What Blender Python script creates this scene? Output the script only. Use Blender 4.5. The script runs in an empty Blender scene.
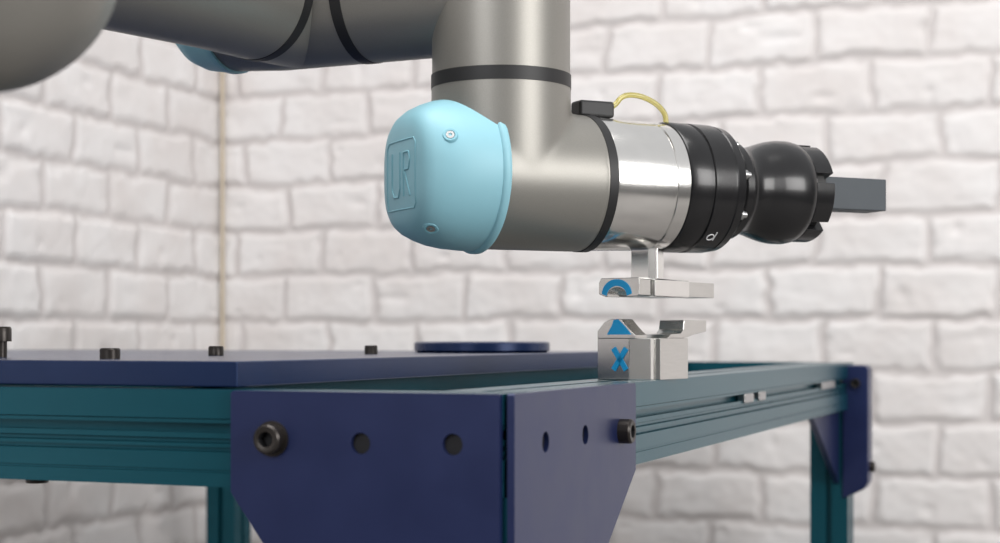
import bpy, math, random, bmesh
import numpy as np
from mathutils import Vector, Matrix
from mathutils.bvhtree import BVHTree
random.seed(3); np.random.seed(3)
CZ=0.943; RT=0.90
CAM=Vector((0,0,CZ)); K=1.1137
d1=Vector((.3613,.9324,0)).normalized(); d2=Vector((-.9324,.3613,0)).normalized(); UP=Vector((0,0,1))
C=Vector((.009,1.22,0))
# ---------------------------------------------------------------- materials
def nmat(name,col,rough=.5,metal=0,noise=0.0,nscale=40,bump=0.0,bscale=300,coat=0,spec=.5,trans=0,stretch=None,rvar=0):
    m=bpy.data.materials.new(name); m.use_nodes=True
    nt=m.node_tree; b=nt.nodes['Principled BSDF']
    b.inputs['Base Color'].default_value=(*col,1); b.inputs['Roughness'].default_value=rough
    b.inputs['Metallic'].default_value=metal; b.inputs['Coat Weight'].default_value=coat
    b.inputs['Specular IOR Level'].default_value=spec; b.inputs['Transmission Weight'].default_value=trans
    tc=nt.nodes.new('ShaderNodeTexCoord')
    mp=nt.nodes.new('ShaderNodeMapping'); nt.links.new(tc.outputs['Object'],mp.inputs[0])
    if stretch: mp.inputs['Scale'].default_value=stretch
    n=nt.nodes.new('ShaderNodeTexNoise'); n.inputs['Scale'].default_value=nscale; n.inputs['Detail'].default_value=4
    nt.links.new(mp.outputs[0],n.inputs['Vector'])
    r=nt.nodes.new('ShaderNodeMapRange'); nt.links.new(n.outputs[0],r.inputs[0])
    r.inputs['From Min'].default_value=.3; r.inputs['From Max'].default_value=.7
    r.inputs['To Min'].default_value=1-noise; r.inputs['To Max'].default_value=1+noise
    mx=nt.nodes.new('ShaderNodeVectorMath'); mx.operation='SCALE'; mx.inputs[0].default_value=col
    nt.links.new(r.outputs[0],mx.inputs['Scale']); nt.links.new(mx.outputs[0],b.inputs['Base Color'])
    if rvar:
        r2=nt.nodes.new('ShaderNodeMapRange'); nt.links.new(n.outputs[0],r2.inputs[0])
        r2.inputs['To Min'].default_value=max(.02,rough-rvar); r2.inputs['To Max'].default_value=rough+rvar
        nt.links.new(r2.outputs[0],b.inputs['Roughness'])
    if bump:
        n2=nt.nodes.new('ShaderNodeTexNoise'); n2.inputs['Scale'].default_value=bscale
        nt.links.new(mp.outputs[0],n2.inputs['Vector'])
        bp=nt.nodes.new('ShaderNodeBump'); bp.inputs['Strength'].default_value=bump; bp.inputs['Distance'].default_value=.001
        nt.links.new(n2.outputs[0],bp.inputs['Height']); nt.links.new(bp.outputs[0],b.inputs['Normal'])
    return m
M_GREY=nmat('robot_grey',(.275,.265,.242),.42,.55,.04,900,.08,1500)
M_RUB=nmat('black_rubber',(.012,.012,.013),.5,0,.1)
M_CAP=nmat('cap_blue',(.29,.57,.66),.5,0,.02,30)
M_CAPD=nmat('cap_blue_relief',(.23,.50,.59),.5,0,.02,30)
M_ALU=nmat('machined_aluminium',(.78,.77,.75),.18,1,.02,60)
M_ALUD=nmat('holder_aluminium',(.60,.59,.57),.20,1,.04,40,stretch=(1,1,12))
M_BLK=nmat('black_anodised',(.010,.010,.011),.25,.0,.1,80,0,coat=.15,spec=.4)
M_BLKM=nmat('black_matte',(.014,.014,.014),.45,0,.1)
M_STEEL=nmat('steel',(.45,.45,.45),.28,1,.05)
M_BOLT=nmat('black_oxide_bolt',(.035,.03,.027),.35,.6,.1)
M_FING=nmat('finger_grey',(.060,.070,.080),.5,.2,.05)
M_TEAL=nmat('teal_anodised',(.006,.085,.118),.27,.5,.03,30)
M_NAVY=nmat('navy_coated',(.014,.023,.085),.34,.3,.06,25,rvar=.05)
M_NAVYT=nmat('navy_panel',(.010,.027,.090),.26,.35,.06,25)
M_DECAL=nmat('decal_blue',(.0,.30,.62),.4)
M_WHITE=nmat('white_mark',(.8,.8,.8),.5)
M_HOSE=nmat('yellow_hose',(.72,.64,.22),.2,0,trans=.6)
M_FLOOR=nmat('floor_concrete',(.22,.21,.20),.6,0,.15,3,.3,40)
M_TAN=nmat('tan_trim',(.56,.48,.37),.55,0,.08,30)
M_HOLESHADE=nmat('hole_shade',(.004,.004,.006),.7)  # near-black colour stands in for shade inside holes and bolt sockets
# ---------------------------------------------------------------- helpers
def empty(name,loc=(0,0,0)):
    e=bpy.data.objects.new(name,None); e.empty_display_size=.05; bpy.context.collection.objects.link(e); return e
def mk(name,verts,faces,mat,parent=None,bevel=0,rob=False,angle=35,seg=2,flat=False):
    vs=[Vector(v) for v in verts]
    if rob: vs=[CAM+v*K for v in vs]
    me=bpy.data.meshes.new(name); me.from_pydata([tuple(v) for v in vs],[],faces); me.update()
    bm=bmesh.new(); bm.from_mesh(me); bmesh.ops.recalc_face_normals(bm,faces=bm.faces); bm.to_mesh(me); bm.free()
    if not flat:
        me.shade_smooth(); me.set_sharp_from_angle(angle=math.radians(angle))
    me.materials.append(mat)
    o=bpy.data.objects.new(name,me); bpy.context.collection.objects.link(o)
    if parent: o.parent=parent
    if bevel:
        b=o.modifiers.new('b','BEVEL'); b.width=bevel; b.segments=seg; b.limit_method='ANGLE'; b.angle_limit=math.radians(30); b.harden_normals=True
    return o
def perp(ax):
    ax=ax.normalized()
    ref=UP if abs(ax.z)<.9 else Vector((1,0,0))
    e1=ax.cross(ref).normalized(); e2=e1.cross(ax).normalized(); return ax,e1,e2
def lathe(name,o,ax,prof,mat,parent=None,seg=72,sq=None,**kw):
    ax,e1,e2=perp(ax); V=[];F=[]; rings=[]
    for i,(s,r) in enumerate(prof):
        if r<=1e-6: V.append(o+ax*s); rings.append([len(V)-1]); continue
        ring=[]; n=2 if not sq else sq[i]
        for j in range(seg):
            t=2*math.pi*j/seg; c,sn=math.cos(t),math.sin(t)
            q=(abs(c)**n+abs(sn)**n)**(-1/n)
            V.append(o+ax*s+(e1*c+e2*sn)*r*q); ring.append(len(V)-1)
        rings.append(ring)
    for A,B in zip(rings,rings[1:]):
        if len(A)==1 and len(B)==1: continue
        for j in range(seg):
            k=(j+1)%seg
            if len(A)==1: F.append((A[0],B[j],B[k]))
            elif len(B)==1: F.append((A[j],B[0],A[k]))
            else: F.append((A[j],B[j],B[k],A[k]))
    return mk(name,V,F,mat,parent,**kw)
def prism(name,prof,o,ex,ey,ez,length,mat,parent=None,**kw):
    n=len(prof); V=[o+ex*p[0]+ey*p[1] for p in prof]+[o+ex*p[0]+ey*p[1]+ez*length for p in prof]
    F=[tuple(range(n)),tuple(range(2*n-1,n-1,-1))]+[(i,(i+1)%n,n+(i+1)%n,n+i) for i in range(n)]
    return mk(name,V,F,mat,parent,**kw)
def box(name,o,ex,ey,ez,a,b,mat,parent=None,**kw):
    p=[(a[0],a[1]),(b[0],a[1]),(b[0],b[1]),(a[0],b[1])]
    return prism(name,p,o+ez*a[2],ex,ey,ez,b[2]-a[2],mat,parent,**kw)
def tube(name,pts,r,mat,parent,rob=False,cyc=False,smooth=False):
    cu=bpy.data.curves.new(name,'CURVE'); cu.dimensions='3D'; cu.bevel_depth=r*(K if rob else 1); cu.bevel_resolution=4
    sp=cu.splines.new('NURBS' if smooth else 'POLY'); sp.points.add(len(pts)-1)
    for p,q in zip(sp.points,pts):
        q=Vector(q); q=CAM+q*K if rob else q
        p.co=(*q,1)
    if smooth: sp.use_endpoint_u=True; sp.order_u=3; sp.resolution_u=8
    sp.use_cyclic_u=cyc; cu.use_fill_caps=True
    cu.materials.append(mat)
    o=bpy.data.objects.new(name,cu); bpy.context.collection.objects.link(o); o.parent=parent
    return o
def bolt(name,o,ax,r,h,parent,mat=None):
    mat=mat or M_BOLT
    lathe(name,o,ax,[(0,0),(0,r),(h*.85,r),(h,r*.88),(h,r*.55),(h*.98,r*.52)],mat,parent,seg=32)
    lathe(name+'_socket',o,ax,[(h*.35,0),(h*.35,r*.5),(h*.99,r*.53)],M_HOLESHADE,parent,seg=6)

# ---------------------------------------------------------------- brick walls (real relief)
def vnoise(x,y,seed):
    rs=np.random.RandomState(seed); T=rs.rand(256,256)
    xi=np.floor(x).astype(int); yi=np.floor(y).astype(int); fx=x-xi; fy=y-yi
    fx=fx*fx*(3-2*fx); fy=fy*fy*(3-2*fy)
    g=lambda a,b:T[a%256,b%256]
    return (g(xi,yi)*(1-fx)+g(xi+1,yi)*fx)*(1-fy)+(g(xi,yi+1)*(1-fx)+g(xi+1,yi+1)*fx)*fy-.5
def brick_wall(name,K0,dirv,nrm,length,height,mat,seed,step=.0065,z0=0,shift=0):
    nx=int(length/step); nz=int(height/step)
    u=np.linspace(0,length,nx+1); z=np.linspace(0,height,nz+1)
    U,Z=np.meshgrid(u,z)
    du=vnoise(U*14,Z*14,seed)*.014+vnoise(U*45,Z*45,seed+1)*.010
    dz=vnoise(U*7,Z*14,seed+2)*.011+vnoise(U*45,Z*45,seed+3)*.010
    H=.100; L=.215; m=.006
    zz=Z+dz+.02; row=np.floor(zz/H).astype(int)
    off=(row%2)*L*.5+vnoise(row*3.7+.5,row*0+.5,seed+4)*.05+shift
    uu=U+du+off; col=np.floor(uu/L).astype(int)
    fz=zz-row*H; fu=uu-col*L
    e=np.minimum(np.minimum(fz,H-fz),np.minimum(fu,L-fu))
    b=np.clip((e-m*.45)/.011,0,1); b=b*b*(3-2*b)
    T=np.random.RandomState(seed+9).rand(512,512,3)
    rnd=T[row%512,col%512]
    h=b*(.0050+.003*rnd[...,0]+(fu/L-.5)*(rnd[...,1]-.5)*.005+(fz/H-.5)*(rnd[...,2]-.5)*.004)
    h+=b*(vnoise(U*18,Z*26,seed+5)*.0026+vnoise(U*70,Z*80,seed+6)*.0016)
    h+=vnoise(U*60,Z*60,seed+7)*.0012
    pit=np.clip(vnoise(U*20,Z*34,seed+8)-.30,0,1)*.026*b; h-=pit
    co=np.empty((nz+1,nx+1,3))
    for i in range(3):
        co[...,i]=K0[i]+dirv[i]*U+nrm[i]*h+(Z+z0 if i==2 else 0)
    idx=np.arange((nx+1)*(nz+1)).reshape(nz+1,nx+1)
    q=np.stack([idx[:-1,:-1],idx[:-1,1:],idx[1:,1:],idx[1:,:-1]],-1).reshape(-1,4)
    n3=dirv.cross(UP)
    if n3.dot(nrm)<0: q=q[:,::-1]
    me=bpy.data.meshes.new(name); me.vertices.add(co.shape[0]*co.shape[1]); me.vertices.foreach_set('co',co.reshape(-1))
    me.loops.add(q.size); me.loops.foreach_set('vertex_index',q.reshape(-1).astype(np.int32))
    me.polygons.add(len(q)); me.polygons.foreach_set('loop_start',np.arange(0,q.size,4,dtype=np.int32))
    me.update(); me.validate(); me.shade_smooth()
    a=me.attributes.new('relief','FLOAT','POINT'); a.data.foreach_set('value',b.reshape(-1).astype(np.float32))
    me.materials.append(mat)
    o=bpy.data.objects.new(name,me); bpy.context.collection.objects.link(o); return o
def wallmat():
    m=bpy.data.materials.new('white_painted_brick'); m.use_nodes=True; nt=m.node_tree; b=nt.nodes['Principled BSDF']
    b.inputs['Roughness'].default_value=.6
    at=nt.nodes.new('ShaderNodeAttribute'); at.attribute_name='relief'
    tc=nt.nodes.new('ShaderNodeTexCoord')
    n=nt.nodes.new('ShaderNodeTexNoise'); n.inputs['Scale'].default_value=5; n.inputs['Detail'].default_value=6; nt.links.new(tc.outputs['Object'],n.inputs['Vector'])
    r=nt.nodes.new('ShaderNodeValToRGB'); r.color_ramp.elements[0].position=.3; r.color_ramp.elements[0].color=(.69,.65,.635,1)
    r.color_ramp.elements[1].position=.6; r.color_ramp.elements[1].color=(.77,.75,.745,1)
    nt.links.new(n.outputs[0],r.inputs[0])
    mx=nt.nodes.new('ShaderNodeMix'); mx.data_type='RGBA'
    nt.links.new(at.outputs['Fac'],mx.inputs['Factor']); mx.inputs['A'].default_value=(.60,.565,.555,1); nt.links.new(r.outputs[0],mx.inputs['B'])
    nt.links.new(mx.outputs['Result'],b.inputs['Base Color'])
    return m
WM=wallmat()
KC=Vector((-.63,3.6,0))
brick_wall('wall_back',KC,-d2,-d1,4.6,2.4,WM,11,shift=.05)
brick_wall('wall_left',KC,-d1,-d2,3.6,2.4,WM,37,step=.008)
lathe('trim_corner',KC-d1*.016-d2*.016,UP,[(0,0),(0,.0045),(2.4,.0045),(2.4,0)],M_TAN,seg=12)
mk('floor',[KC+d2*.05+d1*.05,KC-d2*4.6+d1*.05,KC-d2*4.6-d1*4.6,KC+d2*.05-d1*4.6],[(0,1,2,3)],M_FLOOR)

# ---------------------------------------------------------------- workbench
WB=empty('workbench')
L1=1.72; W2=1.283; PT=.006
def railprof(w=.045,h=.08):
    d=.012
    return [(0,0),(0,-.0235),(.0015,-.0245),(.0015,-.0275),(d,-.0275),(d,-.0355),(.0015,-.0355),(.0015,-.040),(.005,-.041),(.005,-.0435),(.0015,-.0445),
            (.0015,-.0475),(.0045,-.0475),(.0045,-.0505),(0,-.0515),(0,-.066),(.001,-.0665),(.001,-.068),(0,-.0685),(0,-h),
            (w,-h),(w,-.056),(w-d,-.056),(w-d,-.048),(w,-.048),(w,-.032),(w-d,-.032),(w-d,-.024),(w,-.024),(w,0),
            (w*.5+.004,0),(w*.5+.004,-.008),(w*.5-.004,-.008),(w*.5-.004,0)]
O=C+UP*RT
prism('rail_front',railprof(),O+d1*PT+d2*(PT+.003),d1,UP,d2,W2-.01,M_TEAL,WB,flat=True)
prism('rail_right',railprof(.075),O+d2*PT+d1*(PT+.048),d2,UP,d1,L1-.06,M_TEAL,WB,flat=True)
prism('rail_back',railprof(),O+d1*(L1)+d2*(.08),-d1,UP,d2,W2-.09,M_TEAL,WB,flat=True)
prism('rail_left',railprof(),O+d2*(W2)+d1*.055,-d2,UP,d1,L1-.1,M_TEAL,WB,flat=True)
prism('rail_cross',railprof(),O+d2*.29+d1*.055,d2,UP,d1,L1-.1,M_TEAL,WB,flat=True)
def legprof(w=.065):
    a=w/2; s=.005; d=.01; P=[]
    base=[(-a,-a),(-s,-a),(-s,-a+d),(s,-a+d),(s,-a)]
    for k in range(4):
        c,sn=[(1,0),(0,1),(-1,0),(0,-1)][k]
        P+=[(x*c-y*sn,x*sn+y*c) for x,y in base]
    return P
for i,(p,q) in enumerate([(PT+.0325,PT+.0345),(PT+.0325,L1-.034),(W2-.04,.04),(W2-.03,L1-.034)]):
    prism('leg_%d'%(i+1),legprof(),C+d2*p+d1*q+UP*.02,d2,d1,UP,RT-.08-.02,M_TEAL,WB,flat=True)
    lathe('foot_%d'%(i+1),C+d2*p+d1*q,UP,[(0,0),(0,.035),(.008,.035),(.015,.012),(.03,.012),(.03,0)],M_BLKM,WB,seg=32)
def plate(name,o,ex,ey,nrm,outline,holes,th,mat):
    from mathutils.geometry import tessellate_polygon
    loops=[[Vector((p[0],p[1],0)) for p in outline]]
    for (cx,cy,r) in holes:
        loops.append([Vector((cx+r*math.cos(t),cy+r*math.sin(t),0)) for t in [2*math.pi*k/28 for k in range(28)]])
    tris=tessellate_polygon(loops); flat=[p for l in loops for p in l]; n=len(flat)
    V=[o+ex*p.x+ey*p.y for p in flat]+[o+ex*p.x+ey*p.y+nrm*th for p in flat]
    F=[tuple(t) for t in tris]+[tuple(i+n for i in t[::-1]) for t in tris]
    b=0
    for l in loops:
        m=len(l)
        for i in range(m): F.append((b+i,b+(i+1)%m,n+b+(i+1)%m,n+b+i))
        b+=m
    for i,(cx,cy,r) in enumerate(holes):
        lathe(name+'_hole_shade_disc_%d'%i,o+ex*cx+ey*cy+nrm*(th*.72),nrm,[(0,0),(0,r*1.2),(.001,r*1.2),(.001,0)],M_HOLESHADE,WB,seg=28)  # dark disc in each hole paints the shade of its depth
    return mk(name,V,F,mat,WB,flat=True)
pl=[(.010,-.001),(.010,-.30),(.085,-.30),(.246,-.083),(.246,-.002),(.244,.0),(.011,.0)]
plate('corner_plate_front',O,d2,UP,d1,pl,[(.128,-.0405,.0085),(.049,-.0395,.0085)],PT,M_NAVY)
pr=[(.006,-.001),(.006,-.30),(.075,-.30),(.10,-.245),(.335,-.083),(.335,-.003),(.332,.0),(.007,.0)]
plate('corner_plate_side',O,d1,UP,d2,pr,[(.077,-.0410,.0085),(.180,-.0410,.0085)],PT,M_NAVY)
bolt('bolt_front',O+d2*.207-UP*.0385,-d1,.0120,.012,WB)
bolt('bolt_side',O+d1*.285-UP*.0435,-d2,.0115,.012,WB)
lathe('washer_front',O+d2*.207-UP*.0385,-d1,[(0,0),(0,.0145),(.002,.0145),(.002,0)],M_BOLT,WB)
pf=[(-.010,-.004),(.028,-.004),(.034,-.010),(.034,-.205),(.026,-.218),(-.010,-.235)]
prism('end_plate',pf,O+d1*(L1-.07)+d2*.005,-d2,UP,d1,.05,M_NAVY,WB,bevel=.002)
bolt('bolt_end',O+d1*(L1-.07)-d2*.008-UP*.035,-d1,.008,.008,WB)
bolt('bolt_end_low',O+d1*(L1-.045)-d2*.027-UP*.18,-d2,.009,.010,WB)
prism('gusset_far',[(0,0),(-.26,0),(0,-.13)],O+d1*(L1-.068)+d2*.02-UP*.08,d1,UP,d2,.01,M_NAVY,WB,bevel=.001)
for t,w_ in [(.86,.026),(.94,.020),(1.45,.06)]:
    box('slot_clip_%d'%int(t*100),O+d1*t+d2*(PT-.002),d1,UP,d2,(-w_,-.039,0),(w_,-.027,.01),M_STEEL,WB,bevel=.002)
box('top_panel',O,d2,d1,UP,(.2577,.03,.0015),(W2-.01,1.12,.0235),M_NAVYT,WB,bevel=.0015)
def onpanel(px,D,z=0): return Vector(((px-500)/1600*D,D,RT+.0235+z))
bolt('panel_bolt_1',onpanel(110,1.50),UP,.0095,.010,WB)
bolt('panel_bolt_2',onpanel(216,1.78),UP,.0085,.0105,WB)
bolt('panel_bolt_3',onpanel(371,1.95),UP,.008,.0105,WB)
bolt('panel_bolt_4',onpanel(1,1.62,0.016),UP,.0105,.015,WB)
lathe('panel_stud',onpanel(1,1.62),UP,[(0,0),(0,.006),(.017,.006),(.017,0)],M_BOLT,WB,seg=20)
bolt('underside_bolt',C+d2*.46+d1*.03+UP*(RT-.08),-UP,.010,.005,WB)
lathe('round_mounting_plate',onpanel(482,2.17),UP,[(0,0),(0,.087),(.003,.092),(.0125,.092),(.0145,.089),(.0145,.05),(.011,.048),(.011,0)],M_NAVYT,WB)

# ---------------------------------------------------------------- robot (camera-relative units, baked to world)
RB=empty('robot_arm')
a=Vector((.9063,.4226,0)).normalized(); w=Vector((.4226,-.9063,0)).normalized()
P0=Vector((.1406,1.5,.1416)); RR=.062
def A(s): return P0+a*s
def rl(name,o,ax,prof,mat,par=None,**kw): return lathe(name,o,ax,prof,mat,par or RB,rob=True,**kw)
V0=A(-.154); V0=Vector((V0.x,V0.y,0))
R2=RR+.0006
t1=lathe('elbow_body',A(0),a,[(-.180,0),(-.180,R2),(-.0745,R2),(-.0745,0)],M_GREY,None,rob=True,seg=128)
t2=lathe('tmp',V0,UP,[(.125,0),(.135,.045),(.15,R2),(.231,R2),(.231,0)],M_GREY,None,rob=True,seg=128)
bm=bmesh.new(); bm.from_mesh(t1.data); bm.from_mesh(t2.data); bm.to_mesh(t1.data); bm.free()
bpy.data.objects.remove(t2)
rm=t1.modifiers.new('r','REMESH'); rm.mode='VOXEL'; rm.voxel_size=.0022; rm.use_smooth_shade=True
sm=t1.modifiers.new('s','SMOOTH'); sm.factor=.5; sm.iterations=30
t1.parent=RB
rl('wrist3_sleeve',A(0),a,[(-.095,.05),(-.095,RR+.0001),(-.0945,RR+.0003),(-.0755,RR+.0003),(-.0755,.05)],M_GREY)
rl('wrist2_sleeve',V0,UP,[(.205,.05),(.205,RR+.0001),(.2055,RR+.0003),(.2235,RR+.0003),(.2235,.05)],M_GREY)
rl('wrist3_seal',A(0),a,[(-.0765,.055),(-.0765,RR+.0009),(-.0680,RR+.0009),(-.0680,.055)],M_RUB)
rl('tool_flange',A(0),a,[(-.0680,.055),(-.0680,.0605),(-.066,.0612),(-.008,.0600),(-.007,.0585),(-.0055,.0585),(-.0045,.0598),(.0085,.0592),(.0095,.058),(.0095,.04)],M_ALU)
rl('wrist2_seal',V0,UP,[(.2225,.05),(.2225,RR+.0009),(.2345,RR+.0009),(.2345,.05)],M_RUB)
rl('wrist2_tube_high',V0,UP,[(.2345,.05),(.2345,RR),(.385,RR),(.39,.058),(.39,0)],M_GREY)
rl('wrist2_cap',V0,UP,[(.388,.0),(.388,.066),(.40,.066),(.425,.06),(.438,.045),(.44,0)],M_CAP)
CO=A(0)+UP*.0028
capp=[(-.1755,.058),(-.1755,.0685),(-.177,.0697),(-.1810,.0697),(-.1825,.0688),(-.1833,.0674),(-.195,.0670),(-.210,.0658),(-.222,.0636),(-.232,.0600),(-.240,.0558),(-.2455,.0508),(-.2488,.0450),(-.2506,.037),(-.2516,.025),(-.2520,.010),(-.2520,0)]
sq=[2,2,2,2,2,2,2,2.08,2.15,2.3,2.5,2.7,2.9,3.1,3.1,3.1,3.1]
cap=rl('wrist3_cap',CO,a,capp,M_CAP,sq=sq,angle=40,seg=96)
bv=BVHTree.FromPolygons([v_.co[:] for v_ in cap.data.vertices],[p.vertices[:] for p in cap.data.polygons])
def hit(wx,z,off=.0):
    p=CAM+(A(-.35)+w*wx+UP*z)*K
    h=bv.ray_cast(p,a)
    return (h[0]-a*off) if h[0] else None
def capline(nm,pts,r,cyc=False,mat=M_CAPD):
    out=[]; n=len(pts); rng=range(n if cyc else n-1)
    for i in rng:
        p,q=pts[i],pts[(i+1)%n]
        for k in range(6):
            t=k/6; h=hit(p[0]*(1-t)+q[0]*t,p[1]*(1-t)+q[1]*t)
            if h: out.append(h)
    if not cyc:
        h=hit(*pts[-1])
        if h: out.append(h)
    tube(nm,out,r,mat,RB,cyc=cyc)
capline('emblem_frame',[(-.030,-.030),(.030,-.030),(.034,-.026),(.034,.026),(.030,.030),(-.026,.030),(-.03,.026)],.0008,True)
capline('emblem_u',[(-.017,.020),(-.017,-.012),(-.012,-.019),(-.002,-.019),(.002,-.012),(.002,.020)],.0011)
capline('emblem_r',[(.010,-.019),(.010,.019),(.021,.019),(.024,.012),(.021,.004),(.012,.004),(.024,-.019)],.0011)
for i,(sx,th) in enumerate([(-.228,28),(-.236,-55),(-.214,140)]):
    t=math.radians(th); dirn=(w*math.cos(t)+UP*math.sin(t))
    h=bv.ray_cast(CAM+(A(sx)+dirn*.2)*K,-dirn)[0]; p=(h-CAM)/K
    nd=(dirn-a*.35).normalized()
    rl('screw_boss_%d'%i,p-nd*.009,nd,[(0,0),(0,.0085),(.0078,.0075),(.0098,.0060),(.0098,.0042),(.0085,.0040),(.0085,0)],M_CAPD,seg=32)
    rl('screw_%d'%i,p-nd*.0015,nd,[(0,0),(0,.0038),(.0022,.0036),(.0022,.0016),(.0012,.0014),(.0012,0)],M_STEEL,seg=24)
# wrist 1
b1=Vector((-.9063,.4226,0)).normalized()
T=Vector((V0.x,V0.y,.319))
rl('wrist1_tube_a',T,b1,[(0,0),(0,RR),(.132,RR),(.132,.05)],M_GREY)
rl('wrist1_seal',T,b1,[(.132,.05),(.132,RR+.0006),(.143,RR+.0006),(.143,.05)],M_RUB)
rl('wrist1_tube_b',T,b1,[(.143,.05),(.143,RR),(.235,RR),(.288,.059),(.288,0)],M_GREY)
rl('wrist1_cap',T,b1,[(.286,.05),(.286,.0615),(.292,.0615),(.295,.060),(.315,.057),(.328,.051),(.337,.042),(.341,.03),(.343,0)],M_CAP)
Q=T+b1*.2102
c1=Vector((-.583,-.812,0)).normalized()
rl('forearm_collar',Q,c1,[(0,0),(0,RR),(.050,RR),(.050,.05)],M_GREY)
rl('forearm_seal',Q,c1,[(.050,.05),(.050,RR+.0006),(.060,RR+.0006),(.060,.05)],M_RUB)
rl('forearm_tube',Q,c1,[(.060,.05),(.060,RR),(.12,.0605),(.40,.062),(.40,.05)],M_GREY)
E=Q+c1*.46
rl('elbow_collar',Q,c1,[(.40,.05),(.40,.066),(.41,.068),(.46,.068),(.46,0)],M_GREY)
Ew=CAM+E*K
N1=Vector((-.318,.99,CZ+.237))
ed=(N1-Ew); el=ed.length
lathe('elbow_housing',Ew,ed,[(-.09,0),(-.085,.05),(-.07,.075),(-.05,.085),(0,.086),(el*.9,.0875),(el,.0865),(el+.02,.080),(el+.04,.062),(el+.052,.035),(el+.055,0)],M_GREY,RB)
bp=C+d2*.97+d1*.38; BZ=RT+.0235
sh=Vector((bp.x,bp.y,BZ+.20))
st=Ew+ed*.55
ud=(sh-st); ul=ud.length
lathe('upper_arm_tube',st,ud,[(0,0),(.0,.07),(ul-.0,.072),(ul,0)],M_GREY,RB)
lathe('base_column',Vector((bp.x,bp.y,BZ)),UP,[(0,0),(0,.11),(.014,.11),(.016,.09),(.09,.088),(.10,.0885),(.112,.0885),(.113,.086),(.27,.086),(.29,.075),(.30,.05),(.302,0)],M_GREY,RB)
shd=Vector((ud.y,-ud.x,0)).normalized()
lathe('shoulder_housing',sh-shd*.05,shd,[(-.07,0),(-.065,.05),(-.05,.078),(0,.084),(.11,.084),(.13,.07),(.138,.04),(.14,0)],M_CAP,RB)
# cable plug and hose
pb=A(-.055)+UP*(RR-.003)
box('cable_plug',pb,a,w,UP,(-.024,-.010,.002),(.012,.010,.017),M_RUB,RB,rob=True,bevel=.003,seg=3)
box('cable_plug_base',pb,a,w,UP,(-.014,-.007,-.008),(.006,.007,.004),M_RUB,RB,rob=True,bevel=.002)
hp=[A(-.046)+UP*.070,A(-.038)+UP*.073,A(-.030)+UP*.084,A(-.014)+UP*.0855,A(.002)+UP*.081,A(.013)+UP*.074,A(.018)+UP*.066,A(.017)+UP*.058]
tube('air_hose',hp,.0026,M_HOSE,RB,rob=True,smooth=True)

# ---------------------------------------------------------------- gripper
GR=empty('robot_gripper')
G0=A(-.0155)
rl('adapter_ring',G0,a,[(.0245,.04),(.0245,.0600),(.026,.0610),(.046,.0610),(.047,.0594),(.0495,.0594),(.0505,.0610),(.072,.0607),(.0725,.0592),(.0745,.0592),(.0755,.0600),(.083,.0590),(.086,.056),(.086,.03)],M_BLK,GR)
rl('neck',G0,a,[(.086,.0),(.086,.040),(.104,.040),(.104,0)],M_BLKM,GR)
for i in range(8):
    t=math.radians(12+45*i); dr=w*math.cos(t)+UP*math.sin(t)
    rl('coupling_bolt_%d'%i,G0+a*.085+dr*.0485,a,[(0,0),(0,.0048),(.006,.0048),(.007,.003),(.010,.003),(.010,0)],M_STEEL,GR,seg=20)
G1=A(-.020)
rl('gripper_body',G1,a,[(.097,.0),(.097,.0455),(.099,.0470),(.106,.0470),(.108,.0450),(.112,.0425),(.118,.0415),(.124,.0418),(.131,.0437),(.139,.0462),(.147,.0485),(.156,.0500),(.167,.0502),(.174,.0490),(.178,.0465),(.180,.0440),(.180,.0)],M_BLK,GR)
def arcseg(name,s0,s1,r0,r1,t0,t1,mat,n=8):
    ax,e1,e2=perp(a); V=[];F=[]
    for k in range(n+1):
        t=t0+(t1-t0)*k/n; dr=e1*math.cos(t)+e2*math.sin(t)
        V+=[A(s0)+dr*r0,A(s0)+dr*r1,A(s1)+dr*r1,A(s1)+dr*r0]
    for k in range(n):
        p=4*k; q=p+4
        for i in range(4): F.append((p+i,p+(i+1)%4,q+(i+1)%4,q+i))
    F+= [(0,1,2,3),(4*n,4*n+1,4*n+2,4*n+3)]
    return mk(name,V,F,mat,GR,rob=True,bevel=.0008)
for i in range(6):
    t=2*math.pi*i/6+.35; arcseg('collar_tooth_%d'%i,.157,.177,.032,.0475,t,t+2*math.pi/6*.80,M_BLK)
rl('collar_core',A(0),a,[(.157,0),(.157,.041),(.170,.041),(.173,.034),(.173,0)],M_BLKM,GR)
box('finger_block',A(0),a,w,UP,(.172,-.016,-.0150),(.262,.017,.0165),M_FING,GR,rob=True,bevel=.001)
box('finger_step',A(0),a,w,UP,(.170,-.019,-.018),(.188,.019,.0185),M_BLKM,GR,rob=True,bevel=.001)
def cylpt(s,th,r=.0612):
    t=math.radians(th); return G0+a*s+(w*math.cos(t)+UP*math.sin(t))*r
tube('mark_a',[cylpt(.058+.0035*math.cos(q),-52+3.5*math.sin(q)) for q in [k*.35 for k in range(18)]],.0005,M_WHITE,GR,rob=True)
tube('mark_b',[cylpt(.0625,-56),cylpt(.0625,-46)],.0005,M_WHITE,GR,rob=True)

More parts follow.
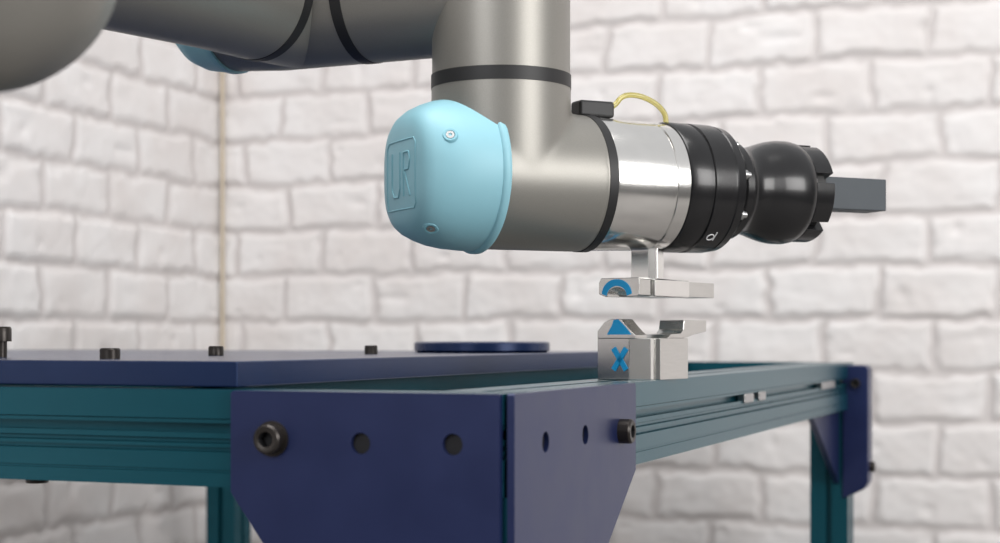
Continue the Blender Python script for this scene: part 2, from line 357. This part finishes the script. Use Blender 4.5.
# ---------------------------------------------------------------- hanging saddle (under the flange)
HB=math.radians(35); u=Vector((math.sin(HB),math.cos(HB),0)); v=Vector((math.cos(HB),-math.sin(HB),0))
HC=Vector((.149,1.668,0))
SD=empty('tool_hanger')
pc=Vector((.1545,1.668,0))
axz=CZ+.1416*K
prism('hanger_peg',[(-.015,-.010),(.006,-.010),(.013,-.003),(.013,.010),(-.015,.010)],pc+UP*1.0015,v,u,UP,axz-RR*K+.006-1.0015,M_ALU,SD,bevel=.0008)
arch=[(-.0245,.9880),(-.0165,.9850)]+[(-.003-.0115*math.cos(t),.9850+.0095*math.sin(t)) for t in [math.pi*k/14 for k in range(15)]]+[(.0115,.9850),(.021,.9855),(.0235,.9870),(.0235,1.0030),(.022,1.0042),(-.022,1.0042),(-.0245,.9995)]
prism('saddle_front',arch,HC-u*.048,v,UP,u,.026,M_ALUD,SD,bevel=.0006)
prism('saddle_mid',[(-.02,.9855),(.025,.9855),(.0265,.9865),(.0265,1.0030),(.025,1.0042),(-.02,1.0042)],HC-u*.0215,v,UP,u,.074,M_ALU,SD,bevel=.0006)
box('saddle_tab',HC,v,u,UP,(-.006,.0525,.9865),(.025,.112,1.0025),M_ALUD,SD,bevel=.0008)
dec=[(-.003-.0175*math.cos(t),min(.9880+.0150*math.sin(t),1.0030)) for t in [math.pi*(k/16) for k in range(17)]]+[(-.003+.0120*math.cos(t),.9860+.0100*math.sin(t)) for t in [math.pi*(k/16) for k in range(17)]]
prism('arch_decal',dec,HC-u*.0486,v,UP,u,.0008,M_DECAL,SD)

# ---------------------------------------------------------------- holder on the rail
HS=empty('tool_holder_stand')
BU0,BU1=-.045,.043
zb=RT+.0002
bodyp=[(-.028,BU0),(.010,BU0),(.010,BU1),(-.028,BU1)]
prism('holder_body',bodyp,HC+UP*zb,v,u,UP,.0425,M_ALUD,HS,bevel=.0007)
prism('holder_bright_bevel',[(.0102,BU0),(.026,BU0+.016),(.026,BU1),(.0102,BU1)],HC+UP*zb,v,u,UP,.0425,M_ALU,HS,bevel=.0006)  # brighter metal than the body puts the bevel's highlight into its colour
prism('holder_side_block',[(.026,BU0+.026),(.0300,BU0+.028),(.0300,BU1),(.026,BU1)],HC+UP*zb,v,u,UP,.0425,M_ALUD,HS,bevel=.0005)
house=[(-.028,.9425),(-.028,.9500),(-.020,.9590),(-.012,.9625),(.000,.9625),(.006,.9560),(.012,.9500),(.017,.9460),(.017,.9425)]
prism('prong_front',house,HC-u*.0452,v,UP,u,.024,M_ALUD,HS,bevel=.0007)
tp=[(.006,.9425),(.012,.9470),(.034,.9480),(.040,.9520),(.042,.9620),(.092,.9620),(.092,.9500),(.066,.9470),(.043,.9425)]
prism('prong_back',tp,HC-v*.004,u,UP,v,.030,M_ALUD,HS,bevel=.0009)
def deco(nm,p): prism(nm,p,HC-u*.0460,v,UP,u,.0006,M_DECAL,HS)
deco('triangle_decal',[(-.016,.9465),(.0125,.9465),(.0055,.9545),(-.003,.9620),(-.008,.9615),(-.010,.9560)])
def bar(nm,x0,z0,x1,z1,t=.0028):
    p=Vector((x0,z0)); q=Vector((x1,z1)); n=(q-p).normalized(); n=Vector((-n.y,n.x))*t
    deco(nm,[tuple(p-n),tuple(q-n),tuple(q+n),tuple(p+n)])
bar('cross_decal_1',-.0085,.9105,.0065,.9325)
bar('cross_decal_2',.0065,.9106,-.0085,.9326)

# ---------------------------------------------------------------- lights
def area(name,loc,tgt,sx,sy,power,col):
    L=bpy.data.lights.new(name,'AREA'); L.shape='RECTANGLE'; L.size=sx; L.size_y=sy; L.energy=power; L.color=col
    o=bpy.data.objects.new(name,L); bpy.context.collection.objects.link(o); o.location=loc
    o.rotation_euler=(Vector(tgt)-Vector(loc)).to_track_quat('-Z','Y').to_euler(); return o
area('key_light',(2.6,-.6,1.9),(.9,2.8,1.0),1.8,1.5,88,(1,.985,.97))  # added soft key from the front right, not an actual window
area('overhead_softbox',(-.2,1.4,3.0),(.1,1.9,.9),1.6,1.0,34,(1,.98,.96))  # added overhead softbox, not a known ceiling fixture
area('side_fill',(-1.4,-.9,1.9),(.2,2.6,1.0),1.4,1.2,26,(.98,.98,1))  # added soft fill from behind the camera on the left
W=bpy.data.worlds.new('world'); bpy.context.scene.world=W; W.use_nodes=True
nt=W.node_tree; bg=nt.nodes['Background']
tc=nt.nodes.new('ShaderNodeTexCoord'); sp=nt.nodes.new('ShaderNodeSeparateXYZ'); nt.links.new(tc.outputs['Generated'],sp.inputs[0])
r=nt.nodes.new('ShaderNodeValToRGB'); nt.links.new(sp.outputs['Z'],r.inputs[0])
r.color_ramp.elements[0].position=0.02; r.color_ramp.elements[0].color=(.16,.155,.152,1)
r.color_ramp.elements[1].position=.5; r.color_ramp.elements[1].color=(.87,.87,.88,1)
nt.links.new(r.outputs[0],bg.inputs['Color']); bg.inputs['Strength'].default_value=.80
bpy.context.scene.view_settings.view_transform='Standard'
# ---------------------------------------------------------------- camera
cd=bpy.data.cameras.new('cam'); cam=bpy.data.objects.new('camera',cd); bpy.context.collection.objects.link(cam)
cam.location=(0,0,CZ); cam.rotation_euler=(math.radians(90),0,0)
cd.sensor_width=36; cd.lens=57.6; cd.shift_y=.0665; cd.clip_start=.02
cd.dof.use_dof=True; cd.dof.focus_distance=1.60; cd.dof.aperture_fstop=5.6
bpy.context.scene.camera=cam
